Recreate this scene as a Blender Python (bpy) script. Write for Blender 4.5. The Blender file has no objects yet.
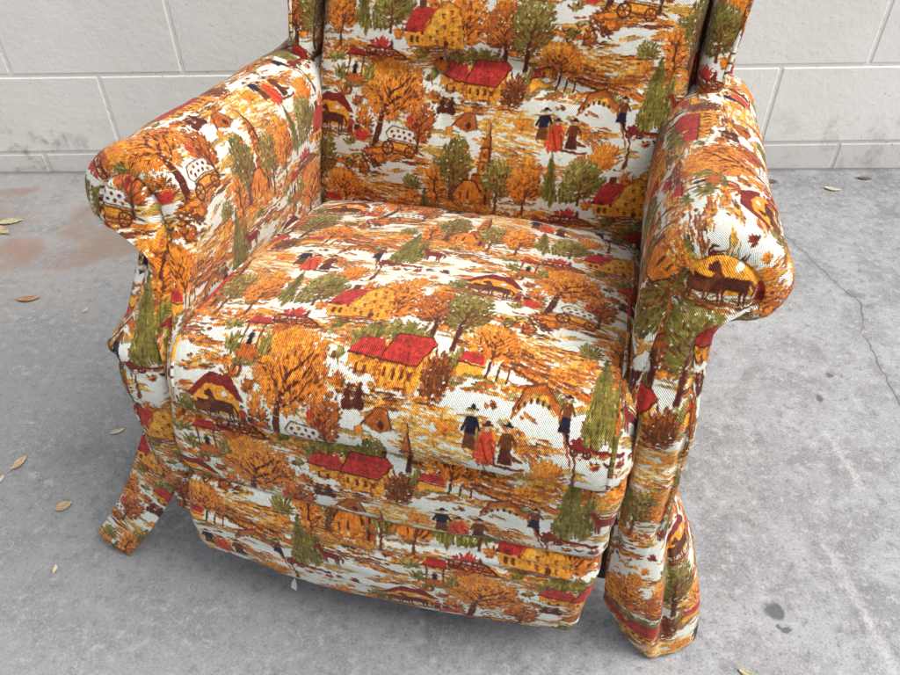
import bpy, math, random
import numpy as np
from mathutils import Vector, Matrix, noise
R = math.radians
scene = bpy.context.scene
COL = scene.collection

# ---------------------------------------------------------------- camera, sky, sun, exposure
cd = bpy.data.cameras.new('camera'); cam = bpy.data.objects.new('camera', cd); COL.objects.link(cam)
cam.location = (0, 0, .974); cam.rotation_euler = (R(48.3), 0, 0)
cd.sensor_width = 36; cd.lens = 30.0; cd.clip_start = .02; cd.clip_end = 300
scene.camera = cam
world = bpy.data.worlds.new('World'); scene.world = world; world.use_nodes = True
wn = world.node_tree; bg = wn.nodes['Background']
sky = wn.nodes.new('ShaderNodeTexSky'); sky.sky_type = 'NISHITA'; sky.sun_disc = False
SUN_EL, SUN_AZ = 58, 100          # elevation; degrees clockwise from +Y (straight ahead)
sky.sun_elevation = R(SUN_EL); sky.sun_rotation = R(SUN_AZ); sky.dust_density = 4.0; sky.air_density = 1.0
ov = wn.nodes.new('ShaderNodeHueSaturation'); ov.inputs['Saturation'].default_value = .30   # thin overcast: little blue left
wn.links.new(sky.outputs[0], ov.inputs['Color']); wn.links.new(ov.outputs[0], bg.inputs[0]); bg.inputs[1].default_value = .115
sd = bpy.data.lights.new('sun', 'SUN'); sun = bpy.data.objects.new('sun', sd); COL.objects.link(sun)
sd.energy = 1.5; sd.angle = R(38); sd.color = (1, .95, .88)
dv = Vector((math.sin(R(SUN_AZ))*math.cos(R(SUN_EL)), math.cos(R(SUN_AZ))*math.cos(R(SUN_EL)), math.sin(R(SUN_EL))))
sun.rotation_euler = dv.to_track_quat('Z', 'Y').to_euler(); sun.location = dv*8
scene.view_settings.view_transform = 'Standard'; scene.view_settings.look = 'None'
scene.view_settings.exposure = 1.0; scene.view_settings.gamma = 1
scene.cycles.use_denoising = True
try: scene.cycles.denoiser = 'OPENIMAGEDENOISE'
except Exception: pass

# ---------------------------------------------------------------- small helpers
def mat(name, rough=.8, col=None):
    m = bpy.data.materials.new(name); m.use_nodes = True
    b = m.node_tree.nodes['Principled BSDF']; b.inputs['Roughness'].default_value = rough
    if col: b.inputs['Base Color'].default_value = (*col, 1)
    return m, m.node_tree, b
class NT:
    def __init__(s, t): s.t = t
    def n(s, typ, **k):
        nd = s.t.nodes.new(typ)
        for a, v in k.items(): setattr(nd, a, v)
        return nd
    def set(s, sock, v):
        if hasattr(v, 'is_output'): s.t.links.new(v, sock)
        else: sock.default_value = v
    def math(s, op, a, b=0., c=None, clamp=False):
        nd = s.n('ShaderNodeMath', operation=op, use_clamp=clamp); s.set(nd.inputs[0], a); s.set(nd.inputs[1], b)
        if c is not None: s.set(nd.inputs[2], c)
        return nd.outputs[0]
    def vmath(s, op, a, b=(0, 0, 0)):
        nd = s.n('ShaderNodeVectorMath', operation=op); s.set(nd.inputs[0], a)
        if op == 'SCALE': s.set(nd.inputs[3], b)
        else: s.set(nd.inputs[1], b)
        return nd.outputs[1] if op in ('LENGTH', 'DOT_PRODUCT', 'DISTANCE') else nd.outputs[0]
    def noise(s, vec, scale, detail=4, rough=.55, dist=0.):
        nd = s.n('ShaderNodeTexNoise'); s.set(nd.inputs['Vector'], vec); nd.inputs['Scale'].default_value = scale
        nd.inputs['Detail'].default_value = detail; nd.inputs['Roughness'].default_value = rough; nd.inputs['Distortion'].default_value = dist
        return nd.outputs[0]
    def ramp(s, f, a, b, lo=0., hi=1.):
        nd = s.n('ShaderNodeMapRange', clamp=True, interpolation_type='SMOOTHSTEP'); s.set(nd.inputs[0], f)
        for i, v in enumerate((a, b, lo, hi)): s.set(nd.inputs[i+1], v)
        return nd.outputs[0]
    def mix(s, f, a, b, mode='MIX'):
        nd = s.n('ShaderNodeMix', data_type='RGBA', blend_type=mode); s.set(nd.inputs[0], f)
        for i, v in ((6, a), (7, b)): s.set(nd.inputs[i], v if hasattr(v, 'is_output') else (*v, 1))
        return nd.outputs[2]
    def bump(s, h, strength, dist, prev=None):
        nd = s.n('ShaderNodeBump'); s.set(nd.inputs['Height'], h); nd.inputs['Strength'].default_value = strength; nd.inputs['Distance'].default_value = dist
        if prev is not None: s.set(nd.inputs['Normal'], prev)
        return nd.outputs[0]
def link(name, me, m=None, parent=None, smooth=True):
    o = bpy.data.objects.new(name, me); COL.objects.link(o)
    if m: me.materials.append(m)
    if parent: o.parent = parent
    if smooth: me.polygons.foreach_set('use_smooth', [True]*len(me.polygons))
    return o
def tag(o, label=None, cat=None, group=None, kind=None):
    for k, v in (('label', label), ('category', cat), ('group', group), ('kind', kind)):
        if v: o[k] = v
    return o
# ---------------------------------------------------------------- concrete floor
m_floor, t, b = mat('weathered_concrete', .82); N = NT(t)
pos = N.n('ShaderNodeNewGeometry').outputs['Position']
def seg_dist(vec, pts):
    best = None
    for (x0, y0), (x1, y1) in zip(pts[:-1], pts[1:]):
        ba = Vector((x1-x0, y1-y0, 0)); pa = N.vmath('SUBTRACT', vec, (x0, y0, 0))
        h = N.math('DIVIDE', N.vmath('DOT_PRODUCT', pa, tuple(ba)), ba.length_squared, clamp=True)
        q = N.n('ShaderNodeVectorMath', operation='SCALE'); q.inputs[0].default_value = tuple(ba); t.links.new(h, q.inputs[3])
        d = N.vmath('LENGTH', N.vmath('SUBTRACT', pa, q.outputs[0]))
        best = d if best is None else N.math('MINIMUM', best, d)
    return best
nc = N.n('ShaderNodeTexNoise'); nc.inputs['Scale'].default_value = 9; nc.inputs['Detail'].default_value = 6; t.links.new(pos, nc.inputs['Vector'])
warp = N.vmath('SCALE', N.vmath('SUBTRACT', nc.outputs[1], (.5, .5, .5)), .16)
flatp = N.vmath('MULTIPLY', pos, (1, 1, 0))
wp = N.vmath('MULTIPLY', N.vmath('ADD', pos, warp), (1, 1, 0))
nf = N.n('ShaderNodeTexNoise'); nf.inputs['Scale'].default_value = 45; nf.inputs['Detail'].default_value = 4; t.links.new(pos, nf.inputs['Vector'])
wf = N.vmath('MULTIPLY', N.vmath('ADD', pos, N.vmath('SCALE', N.vmath('SUBTRACT', nf.outputs[1], (.5, .5, .5)), .03)), (1, 1, 0))
big = N.noise(pos, 2.1, 5, .55); mid = N.noise(pos, 11, 6, .62, .3); fine = N.noise(pos, 60, 5, .68); vf = N.noise(pos, 260, 3, .7)
c = N.mix(N.ramp(big, .3, .7), (.335, .34, .35), (.46, .465, .475))
c = N.mix(N.ramp(mid, .38, .68), c, (.52, .53, .545))
c = N.mix(N.math('MULTIPLY', N.ramp(mid, .52, .30), .5), c, (.26, .262, .268))
c = N.mix(N.math('MULTIPLY', N.ramp(fine, .52, .66), .75), c, (.64, .645, .66))
c = N.mix(N.math('MULTIPLY', N.ramp(fine, .47, .34), .65), c, (.22, .222, .228))
c = N.mix(N.math('MULTIPLY', N.ramp(vf, .54, .66), .6), c, (.68, .68, .69))
c = N.mix(N.math('MULTIPLY', N.ramp(vf, .45, .34), .6), c, (.17, .17, .17))
def stain_or_shade(c, x, y, r, col, al, soft=.55, sx=1.):
    d = N.vmath('LENGTH', N.vmath('MULTIPLY', N.vmath('SUBTRACT', wp, (x, y, 0)), (1/sx, 1, 0)))
    m = N.ramp(d, r, r*soft)
    m = N.math('MULTIPLY', m, N.ramp(mid, .34, .58, .35, 1.))
    return N.mix(N.math('MULTIPLY', m, al), c, col)
# old leaf and rust stains by the wall, then shade painted into the floor on the left
c = stain_or_shade(c, -1.02, .85, .85, (.22, .22, .215), .62, .3, .8)
c = stain_or_shade(c, -.35, .45, .40, (.24, .24, .24), .40, .3, 1.4)
c = stain_or_shade(c, -1.05, 1.55, .55, (.50, .46, .42), .5, .3, 1.6)
for x, y, r, sx in ((-.83, 1.50, .10, 1.3), (-1.10, 1.50, .09, 1.6), (-1.00, 1.36, .08, 1.2), (-.68, 1.46, .08, 1.2), (-.83, 1.36, .06, 1.6), (-1.12, 1.62, .05, 2.), (-.75, 1.40, .07, 1.6), (-.55, 1.55, .05, 2)):
    c = stain_or_shade(c, x, y, r, (.37, .235, .16), .62, .45, sx)
c = stain_or_shade(c, -.98, 1.40, .06, (.42, .25, .20), .5)
for x, y, r, a in ((.86, 1.18, .022, .6), (.93, 1.15, .03, .5), (.72, 1.06, .03, .45), (.90, 1.30, .03, .35), (1.02, 1.38, .03, .4), (1.06, 1.55, .03, .35), (.56, .97, .02, .4), (.84, 1.24, .02, .5), (-.62, .80, .06, .35), (.95, 1.02, .05, .25)):
    c = stain_or_shade(c, x, y, r, (.17, .17, .17), a)
sp = N.vmath('MULTIPLY', N.vmath('ADD', wf, (0, 0, 0)), (1, 1, 0))
for x, y, r in ((.447, .524, .013), (.455, .497, .007), (.70, .99, .006), (.66, .93, .007)):
    d = N.vmath('LENGTH', N.vmath('SUBTRACT', sp, (x, y, 0))); c = N.mix(N.math('MULTIPLY', N.ramp(d, r*1.25, r*.7), .8), c, (.10, .10, .105))
# chalky scrapes
for pts, w in (([(.575, .400), (.578, .45), (.572, .52), (.566, .575), (.562, .62)], .0085), ([(.655, .735), (.651, .79), (.642, .85)], .006)):
    d = seg_dist(wf, pts); c = N.mix(N.math('MULTIPLY', N.math('MULTIPLY', N.ramp(d, w*1.5, w*.2), N.ramp(vf, .36, .52, .35, 1.)), .42), c, (.80, .81, .81))
# the crack
CR = [(.745, 1.50), (.777, 1.428), (.80, 1.35), (.822, 1.25), (.83, 1.235), (.845, 1.215), (.835, 1.17), (.812, 1.11), (.806, 1.03), (.80, .97), (.80, .90), (.82, .80)]
nk = N.n('ShaderNodeTexNoise'); nk.inputs['Scale'].default_value = 30; nk.inputs['Detail'].default_value = 5; t.links.new(pos, nk.inputs['Vector'])
wk = N.vmath('MULTIPLY', N.vmath('ADD', pos, N.vmath('SCALE', N.vmath('SUBTRACT', nk.outputs[1], (.5, .5, .5)), .022)), (1, 1, 0))
dc = seg_dist(wk, CR)
crk = N.math('MULTIPLY', N.ramp(dc, .0019, .0005), N.ramp(fine, .36, .52, .3, 1.))
c = N.mix(N.math('MULTIPLY', N.ramp(dc, .012, .002), .22), c, (.2, .2, .2))
c = N.mix(N.math('MULTIPLY', crk, N.ramp(mid, .3, .5, .35, .75)), c, (.12, .115, .11))
# dirt lying in the joint along the wall
sxyz = N.n('ShaderNodeSeparateXYZ'); t.links.new(pos, sxyz.inputs[0])
wd = N.math('SUBTRACT', 1.75, N.math('ADD', sxyz.outputs[1], N.math('MULTIPLY', sxyz.outputs[0], -.009)))
c = N.mix(N.math('MULTIPLY', N.ramp(N.math('ADD', wd, N.math('MULTIPLY', mid, .02)), .035, .012), .6), c, (.14, .13, .12))
c = N.mix(1., c, (.57, .572, .575), 'MULTIPLY')
t.links.new(c, b.inputs['Base Color'])
h = N.math('ADD', N.math('MULTIPLY', fine, .6), N.math('MULTIPLY', vf, .5)); h = N.math('SUBTRACT', h, N.math('MULTIPLY', crk, 2.))
t.links.new(N.bump(h, .35, .0025), b.inputs['Normal'])
t.links.new(N.ramp(mid, .3, .7, .68, .9), b.inputs['Roughness'])
me = bpy.data.meshes.new('ground'); me.from_pydata([(-60, -60, 0), (60, -60, 0), (60, 60, 0), (-60, 60, 0)], [], [(0, 1, 2, 3)])
tag(link('ground', me, m_floor, None, False), 'grey weathered concrete floor with a hairline crack and brown stains', kind='structure')

# ---------------------------------------------------------------- painted block wall
m_wall, t, b = mat('painted_block', .6); N = NT(t)
tc = N.n('ShaderNodeTexCoord').outputs['Object']
big = N.noise(tc, 3, 4); mid = N.noise(tc, 17, 5, .6); fine = N.noise(tc, 70, 4, .6); pit = N.noise(tc, 170, 2, .5)
s3 = N.n('ShaderNodeSeparateXYZ'); t.links.new(tc, s3.inputs[0]); zz = s3.outputs[2]; xx = s3.outputs[0]
c = N.mix(N.ramp(big, .3, .7), (.77, .762, .735), (.84, .835, .81))
c = N.mix(N.math('MULTIPLY', N.ramp(mid, .5, .7), .3), c, (.88, .875, .855))
# grime and painted contact shadow along the foot, scuffs along the lower edges of the blocks
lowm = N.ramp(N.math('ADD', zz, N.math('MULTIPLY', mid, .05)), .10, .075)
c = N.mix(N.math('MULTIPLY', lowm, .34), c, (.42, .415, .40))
left = N.ramp(xx, -.2, -.9)
c = N.mix(N.math('MULTIPLY', left, .16), c, (.40, .39, .36))
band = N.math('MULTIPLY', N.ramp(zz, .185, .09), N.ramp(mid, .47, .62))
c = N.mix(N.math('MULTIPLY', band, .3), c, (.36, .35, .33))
scuff = N.math('MULTIPLY', N.math('MULTIPLY', N.ramp(zz, .19, .12), N.ramp(N.math('ABSOLUTE', N.math('ADD', xx, 1.08)), .22, .05)), N.ramp(fine, .46, .58))
c = N.mix(N.math('MULTIPLY', N.math('MULTIPLY', scuff, N.ramp(mid, .50, .64)), .5), c, (.20, .195, .185))
scuff = N.math('MULTIPLY', N.math('MULTIPLY', N.ramp(zz, .17, .10), N.ramp(N.math('ABSOLUTE', N.math('ADD', xx, -1.05)), .30, .05)), N.ramp(fine, .48, .60))
c = N.mix(N.math('MULTIPLY', N.math('MULTIPLY', scuff, N.ramp(mid, .52, .68)), .4), c, (.30, .29, .28))
c = N.mix(N.math('MULTIPLY', N.ramp(pit, .66, .74), .6), c, (.30, .29, .27))
c = N.mix(1., c, (1., .985, .95), 'MULTIPLY')
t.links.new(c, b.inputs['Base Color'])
hh = N.math('ADD', N.math('MULTIPLY', fine, .6), N.math('MULTIPLY', mid, .6)); hh = N.math('SUBTRACT', hh, N.ramp(pit, .68, .76))
t.links.new(N.bump(hh, .6, .0030), b.inputs['Normal'])
vs, fs = [], []
def quadbox(x0, x1, z0, z1, yf, yb, ch):
    k = len(vs)
    rj = random.Random(int(x0*1000)+int(z0*777)); dy = rj.uniform(-.0006, .0006)
    for y, g in ((yf+dy, ch), (yf+dy+ch*.45, ch*.35), (yb, 0)):
        vs.extend([(x0+g, y, z0+g), (x1-g, y, z0+g), (x1-g, y, z1-g), (x0+g, y, z1-g)])
    fs.append((k, k+1, k+2, k+3))
    for a in (0, 4):
        for i in range(4):
            j = (i+1) % 4; fs.append((k+a+i, k+a+4+i, k+a+4+j, k+a+j))
rows = [(-.12, .063), (.063, .263)]+[(.263+.2*i, .463+.2*i) for i in range(11)]
for r, (z0, z1) in enumerate(rows):
    off = -.834 if r % 2 == 1 else -.630
    for k in range(-7, 12):
        x0 = off+.4065*k
        quadbox(x0+.0028, x0+.4065-.0028, z0+.0028, z1-.0028, .0007, .02, .004)
k = len(vs)    # mortar and the body of the wall behind the block faces
x0, x1, z0, z1 = -3.6, 4.3, -.15, 2.463
vs += [(x0, .0028, z0), (x1, .0028, z0), (x1, .0028, z1), (x0, .0028, z1), (x0, .2, z0), (x1, .2, z0), (x1, .2, z1), (x0, .2, z1)]
fs += [(k, k+1, k+2, k+3), (k+5, k+4, k+7, k+6), (k+3, k+2, k+6, k+7), (k+4, k, k+3, k+7), (k+1, k+5, k+6, k+2)]
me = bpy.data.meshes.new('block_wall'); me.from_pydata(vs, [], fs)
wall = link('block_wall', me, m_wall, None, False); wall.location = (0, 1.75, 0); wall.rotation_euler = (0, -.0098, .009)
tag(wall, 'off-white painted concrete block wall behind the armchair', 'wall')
# ---------------------------------------------------------------- printed cloth
# The autumn-village print is painted stroke by stroke with numpy: one half-drop repeat
# of CW x CH units, K pixels to the unit.
import numpy as np
CW, CH, K = 198.0, 273.0, 4
PW, PH = int(CW*K), int(CH*K)
rng = np.random.RandomState(11)
def smooth_noise(fx, fy, n=1024):
    gx, gy = max(2, int(n/fx)), max(2, int(n/fy))
    g = rng.rand(gy, gx)
    def up(a, m, axis):
        t = np.arange(n)*m/n; i = t.astype(int); f = t-i; f = f*f*(3-2*f)
        sh = [1, 1]; sh[axis] = n
        f = f.reshape(sh)
        return np.take(a, i % m, axis)*(1-f)+np.take(a, (i+1) % m, axis)*f
    return (up(up(g, gy, 0), gx, 1)-.5)*2
def frac(fx, fy, o=3):
    s = sum(smooth_noise(fx/2**i, fy/2**i)*.62**i for i in range(o))
    return s/s.std()*.5
NZ = dict(fine=frac(6, 6, 2), mid=frac(14, 14, 3), big=frac(40, 40, 3), huge=frac(110, 110, 4),
          h=frac(44, 7, 3), hl=frac(90, 9, 3), v=frac(6, 24, 2), leaf=frac(9, 9, 3))
PINK = dict(white=(.865, .875, .83), cream=(.86, .80, .66), orange=(.84, .475, .10), amber=(.87, .575, .14), yellow=(.88, .69, .32),
            rust=(.66, .335, .10), brown=(.42, .22, .10), maroon=(.33, .145, .10), red=(.70, .18, .15), dred=(.47, .13, .10),
            scarlet=(.80, .25, .10), olive=(.47, .42, .17), green=(.35, .32, .13), lolive=(.62, .57, .30), dgreen=(.23, .20, .09),
            navy=(.12, .11, .19), grey=(.45, .42, .40), black=(.09, .06, .06), pink=(.86, .68, .60))
cell = np.zeros((PH, PW, 3), np.float32); cell[:] = PINK['white']
def win(x0, y0, x1, y1):
    ix = np.arange(int(x0*K)-2, int(x1*K)+3); iy = np.arange(int(y0*K)-2, int(y1*K)+3)
    X, Y = np.meshgrid(ix, iy)
    n = X//PW
    return X/K, Y/K, (Y-n*(PH//2)) % PH, X % PW
def nz(name, shape):
    a = NZ[name]; oy, ox = rng.randint(0, 1024, 2)
    return a[np.ix_((np.arange(shape[0])+oy) % 1024, (np.arange(shape[1])+ox) % 1024)]
def put(mask, col, iy, ix, al=1.0):
    if isinstance(col, str): col = PINK[col]
    m = (np.clip(mask, 0, 1)*al)[..., None]
    tgt = cell[iy, ix]; cell[iy, ix] = tgt*(1-m)+np.array(col, np.float32)*m
def blob(cx, cy, rx, ry, col, rough=.45, ang=0., fill=-9, n='mid', al=1., fn='leaf', flat=0.):
    r = max(rx, ry)*2.1+1
    X, Y, iy, ix = win(cx-r, cy-r, cx+r, cy+r)
    c, s = np.cos(ang), np.sin(ang); x = (X-cx)*c+(Y-cy)*s; y = -(X-cx)*s+(Y-cy)*c
    q = np.sqrt((x/rx)**2+(y/ry)**2)
    d = (1-q)+rough*nz(n, X.shape)*.55+rough*.35*nz('fine', X.shape)
    d = d-np.clip(q-1.35, 0, 9)*3
    if flat: d = np.minimum(d, (flat*ry-y)/ry)
    m = np.clip(d*min(rx, ry)*K*.6, 0, 1)
    if fill > -5: m = m*np.clip((nz(fn, X.shape)-fill)*5, 0, 1)
    put(m, col, iy, ix, al)
def poly(pts, col, jit=.6, al=1., fill=-9, fn='leaf'):
    P = np.array(pts, float); a = P.min(0)-2; b = P.max(0)+2
    X, Y, iy, ix = win(a[0], a[1], b[0], b[1])
    X = X+nz('mid', X.shape)*jit; Y = Y+nz('mid', X.shape)*jit
    ins = np.zeros(X.shape, bool)
    for i in range(len(P)):
        (xa, ya), (xb, yb) = P[i], P[i-1]
        if ya == yb: continue
        ins ^= ((Y > ya) != (Y > yb)) & (X < (xb-xa)*(Y-ya)/(yb-ya)+xa)
    m = ins.astype(float)
    if fill > -5: m = m*np.clip((nz(fn, X.shape)-fill)*5, 0, 1)
    put(m, col, iy, ix, al)
def line(pts, ws, col, jit=.5, al=1.):
    P = np.array(pts, float); mw = max(ws) if hasattr(ws, '__len__') else ws
    if not hasattr(ws, '__len__'): ws = [ws]*len(P)
    a = P.min(0)-mw-2; b = P.max(0)+mw+2
    X, Y, iy, ix = win(a[0], a[1], b[0], b[1])
    X = X+nz('mid', X.shape)*jit; Y = Y+nz('mid', X.shape)*jit
    m = np.zeros(X.shape)
    for i in range(len(P)-1):
        d = P[i+1]-P[i]; L = max(1e-6, (d**2).sum())
        t = np.clip(((X-P[i, 0])*d[0]+(Y-P[i, 1])*d[1])/L, 0, 1)
        w = ws[i]*(1-t)+ws[i+1]*t
        dist = np.hypot(X-P[i, 0]-t*d[0], Y-P[i, 1]-t*d[1])
        m = np.maximum(m, np.clip((w/2-dist)*K+.5, 0, 1))
    put(m, col, iy, ix, al)
def dab(x, y, dx, dy, w, col, al=1.):
    line([(x, y), (x+dx*.55, y+dy*.55), (x+dx, y+dy)], [w, w*.9, w*.25], col, .35, al)
def field(cx, cy, rx, ry, cols, ang=0., n='h', dens=.1):
    # many thin dry strokes running along the ground, bare cloth between them
    cnt = int(rx*ry*(.34+dens*.5)*.58)+3
    for i in range(cnt):
        a = rng.rand()*6.283; q = rng.rand()**.55
        x = cx+np.cos(a)*rx*q; y = cy+np.sin(a)*ry*q
        L = (4+rng.rand()*11)*min(1., rx/16.); y2 = y+(x-cx)*np.tan(ang)
        c = cols[min(len(cols)-1, int(rng.rand()*len(cols)))]
        w = .7+rng.rand()*1.5
        line([(x-L/2, y2-L*.5*np.tan(ang)), (x, y2+(rng.rand()-.5)*1.6), (x+L/2, y2+L*.5*np.tan(ang)+(rng.rand()-.5)*1.4)], [w*.5, w, .4], c, .6)
def leafage(cx, cy, rx, ry, cols, n, spread=.9):
    base, dark, light = cols
    for i in range(n):
        a = rng.rand()*6.283; q = rng.rand()**.5*spread
        x, y = np.cos(a)*q, np.sin(a)*q
        u = rng.rand()+.35*(x+y)          # lit from the upper left
        c = dark if u > .78 else (light if u < .22 else base)
        dx, dy = x, y-.75; L = np.hypot(dx, dy)+1e-6; k = 2.0+rng.rand()*2.6
        ja = (rng.rand()-.5)*1.2; dx, dy = (dx*np.cos(ja)-dy*np.sin(ja))/L*k, (dx*np.sin(ja)+dy*np.cos(ja))/L*k
        dab(cx+x*rx, cy+y*ry, dx, dy, 1.0+rng.rand()*1.3, c)
def tree(cx, cy, rx, ry, cols, trunk=None, tw=3., h=None, lean=0., branches=True, seed=0, tcol='maroon'):
    """crown of ragged dabs round (cx,cy); cols = base, dark, light"""
    base, dark, light = cols; rx *= 1.12; ry *= 1.1
    for i in range(int(7+rx*ry*.018)):
        a = rng.rand()*6.283; q = rng.rand()**.5*.62
        s = (.20+.15*rng.rand())*min(rx, ry)+1.2
        blob(cx+np.cos(a)*rx*q, cy+np.sin(a)*ry*q, s*1.2, s, base, .9)
    leafage(cx, cy, rx, ry, cols, int(16+rx*ry*.42))
    if h:
        bx = cx+lean; by = cy+h
        line([(bx, by), (bx-lean*.3+.6, cy+h*.45), (cx, cy+h*.05)], [tw*1.25, tw, tw*.5], tcol)
        if branches:
            for k in range(5):
                s = -1 if k % 2 else 1; y0 = cy+h*(.42-.09*k)
                L = rx*(.35+.35*rng.rand())
                line([(cx+lean*.25, y0), (cx+s*L*.5, y0-L*.45), (cx+s*L*(.8+.3*rng.rand()), y0-L*(.7+.4*rng.rand()))], [tw*.45, tw*.3, .5], tcol, .8)
    leafage(cx, cy-ry*.1, rx*.95, ry*.85, (base, base, light), int(rx*ry*.10))
    leafage(cx+rx*.1, cy+ry*.15, rx*.8, ry*.7, ('brown', 'brown', dark), int(6+rx*ry*.05))
    for i in range(int(rx*ry*.045)+3):      # small chinks of bare cloth
        a = rng.rand()*6.283; q = .25+.75*rng.rand()**.5
        dab(cx+np.cos(a)*rx*q, cy+np.sin(a)*ry*q, rng.rand()*2, -rng.rand()*1.6, .8+rng.rand()*.7, 'white')
def shrub(cx, cy, rx, ry, cols=('olive', 'green', 'lolive')):
    for i in range(int(3+rx*ry*.02)):
        a = rng.rand()*6.283; q = rng.rand()**.5*.5
        s = (.28+.2*rng.rand())*min(rx, ry)+.8
        blob(cx+np.cos(a)*rx*q, cy+np.sin(a)*ry*q, s, s*1.1, cols[0], .9)
    leafage(cx, cy, rx, ry, cols, int(10+rx*ry*.55))
def cypress(cx, by, h, w, lean=0.):
    for k in range(14):
        t = k/13.; ww = w*.5*np.sin(min(1, (t*1.25+.12))*3.14159*.62)**.8*(1-t**3*.75)
        blob(cx+lean*t, by-h*t*.95, max(1.2, ww), h*.09+1.2, 'olive', .6)
    for k in range(int(h*w*.05)+8):
        t = rng.rand(); ww = w*.42*(1-t)
        x = cx+lean*t+(rng.rand()*2-1)*ww
        line([(x, by-h*t), (x+(rng.rand()-.5)*2, by-h*t-4-rng.rand()*4)], [1.6, .5], 'green' if rng.rand() < .7 else 'lolive', .4)
def hayhouse(x, y, s=1., flip=1):
    f = lambda a, b: (x+a*s*flip, y+b*s)
    poly([f(-6, 14), f(-4, -5), f(4, -17), f(16, -25), f(27, -20), f(33, -6), f(36, 14)], 'amber', .8)
    poly([f(-20, 14), f(-22, 4), f(-6, 0), f(-4, 14)], 'amber', .8)
    poly([f(0, 2), f(4, -15), f(15, -23), f(22, -22), f(12, -8), f(9, 14)], 'yellow', 1.2, fill=-.1, fn='fine')
    poly([f(-24, 2), f(-17, -16), f(-12, -20), f(6, -20), f(-3, -4), f(-5, 3)], 'red', .7)
    poly([f(-24, 2), f(-22, -3), f(-4, -2), f(-4, 4)], 'dred', .6, fill=.1, fn='mid')
    poly([f(-11, -18), f(-11, -26), f(-5, -26), f(-5, -19)], 'brown', .4)
    line([f(-4, 2), f(5, -18), f(17, -26), f(28, -21), f(34, -6)], [1, 1.2, 1.4, 1.2, 1], 'rust')
    for (a, b) in [(2, 6), (8, 0), (9, 9), (15, -5), (16, 5), (22, -12), (23, 0), (24, 9), (30, 5), (29, -6), (13, -14), (20, -18)]:
        line([f(a, b), f(a+1.5, b+2.4)], [2.6, 1.4], 'rust', .5); line([f(a-.4, b-.6), f(a+2, b-.8)], [1, .6], 'brown', .3)
    for a in (-17, -11): poly([f(a, 12), f(a, 6), f(a+3, 6), f(a+3, 12)], 'brown', .4)
    poly([f(16, 14), f(16, 8), f(20, 8), f(20, 14)], 'brown', .4)
    field(x+8*s*flip, y+17*s, 30*s, 4*s, ['rust', 'brown'], 0, dens=.2)
def wheel(x, y, r, col='maroon'):
    a = np.linspace(0, 6.3, 12)
    line([(x+np.cos(t)*r, y+np.sin(t)*r) for t in a], 1.3, col, .25)
    for t in (0, 1.05, 2.1): line([(x+np.cos(t)*r, y+np.sin(t)*r), (x-np.cos(t)*r, y-np.sin(t)*r)], .7, col, .2)
def wagon(x, y):
    field(x, y+16, 34, 7, ['orange', 'rust', 'brown'], 0, dens=.2)
    poly([(x-13, y+2), (x+16, y+5), (x+14, y+11), (x-9, y+9)], 'amber', .5)
    line([(x-13, y+3), (x+16, y+6)], 1.1, 'maroon')
    poly([(x-15, y-4), (x-9, y-10), (x+13, y-8), (x+18, y+4), (x-12, y+1)], 'white', .4)
    line([(x-15, y-4), (x-9, y-10), (x+13, y-8), (x+18, y+4), (x-12, y+1), (x-15, y-4)], .9, 'grey', .3)
    for (a, b) in [(-9, -5), (-3, -6), (3, -5.5), (9, -4.5), (-7, -1.2), (-1, -1.4), (5, -.8), (11, .6), (14, -2)]:
        blob(x+a, y+b, 1.7, 1.4, 'dred', .2)
    wheel(x-12, y+10, 5.8); wheel(x+11, y+12, 5.)
    blob(x-12, y+10, 3.6, 3.6, 'amber', .2, al=.6); wheel(x-12, y+10, 5.8)
    line([(x+16, y+8), (x+26, y+13)], 1.2, 'brown')
    blob(x+7, y-17, 3, 4, 'red', .3); blob(x+7, y-22, 1.6, 1.6, 'pink', .2); blob(x+15, y-13, 2.5, 4, 'dred', .3); blob(x+15, y-18, 1.4, 1.4, 'maroon', .2)
def redwagon(x, y):
    field(x, y+7, 26, 4, ['rust', 'brown'], 0, dens=.1)
    shrub(x, y-4, 12, 5, ('red', 'dred', 'scarlet'))
    for a in (-11, -1, 8): wheel(x+a, y+3, 4.6, 'dred'); 
    line([(x-15, y-1), (x+15, y+1), (x+24, y+6)], 1.1, 'maroon')
    for k in range(9): blob(x-13+k*3.1, y+1+rng.rand()*3, .9, .7, 'white', .3)
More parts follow.
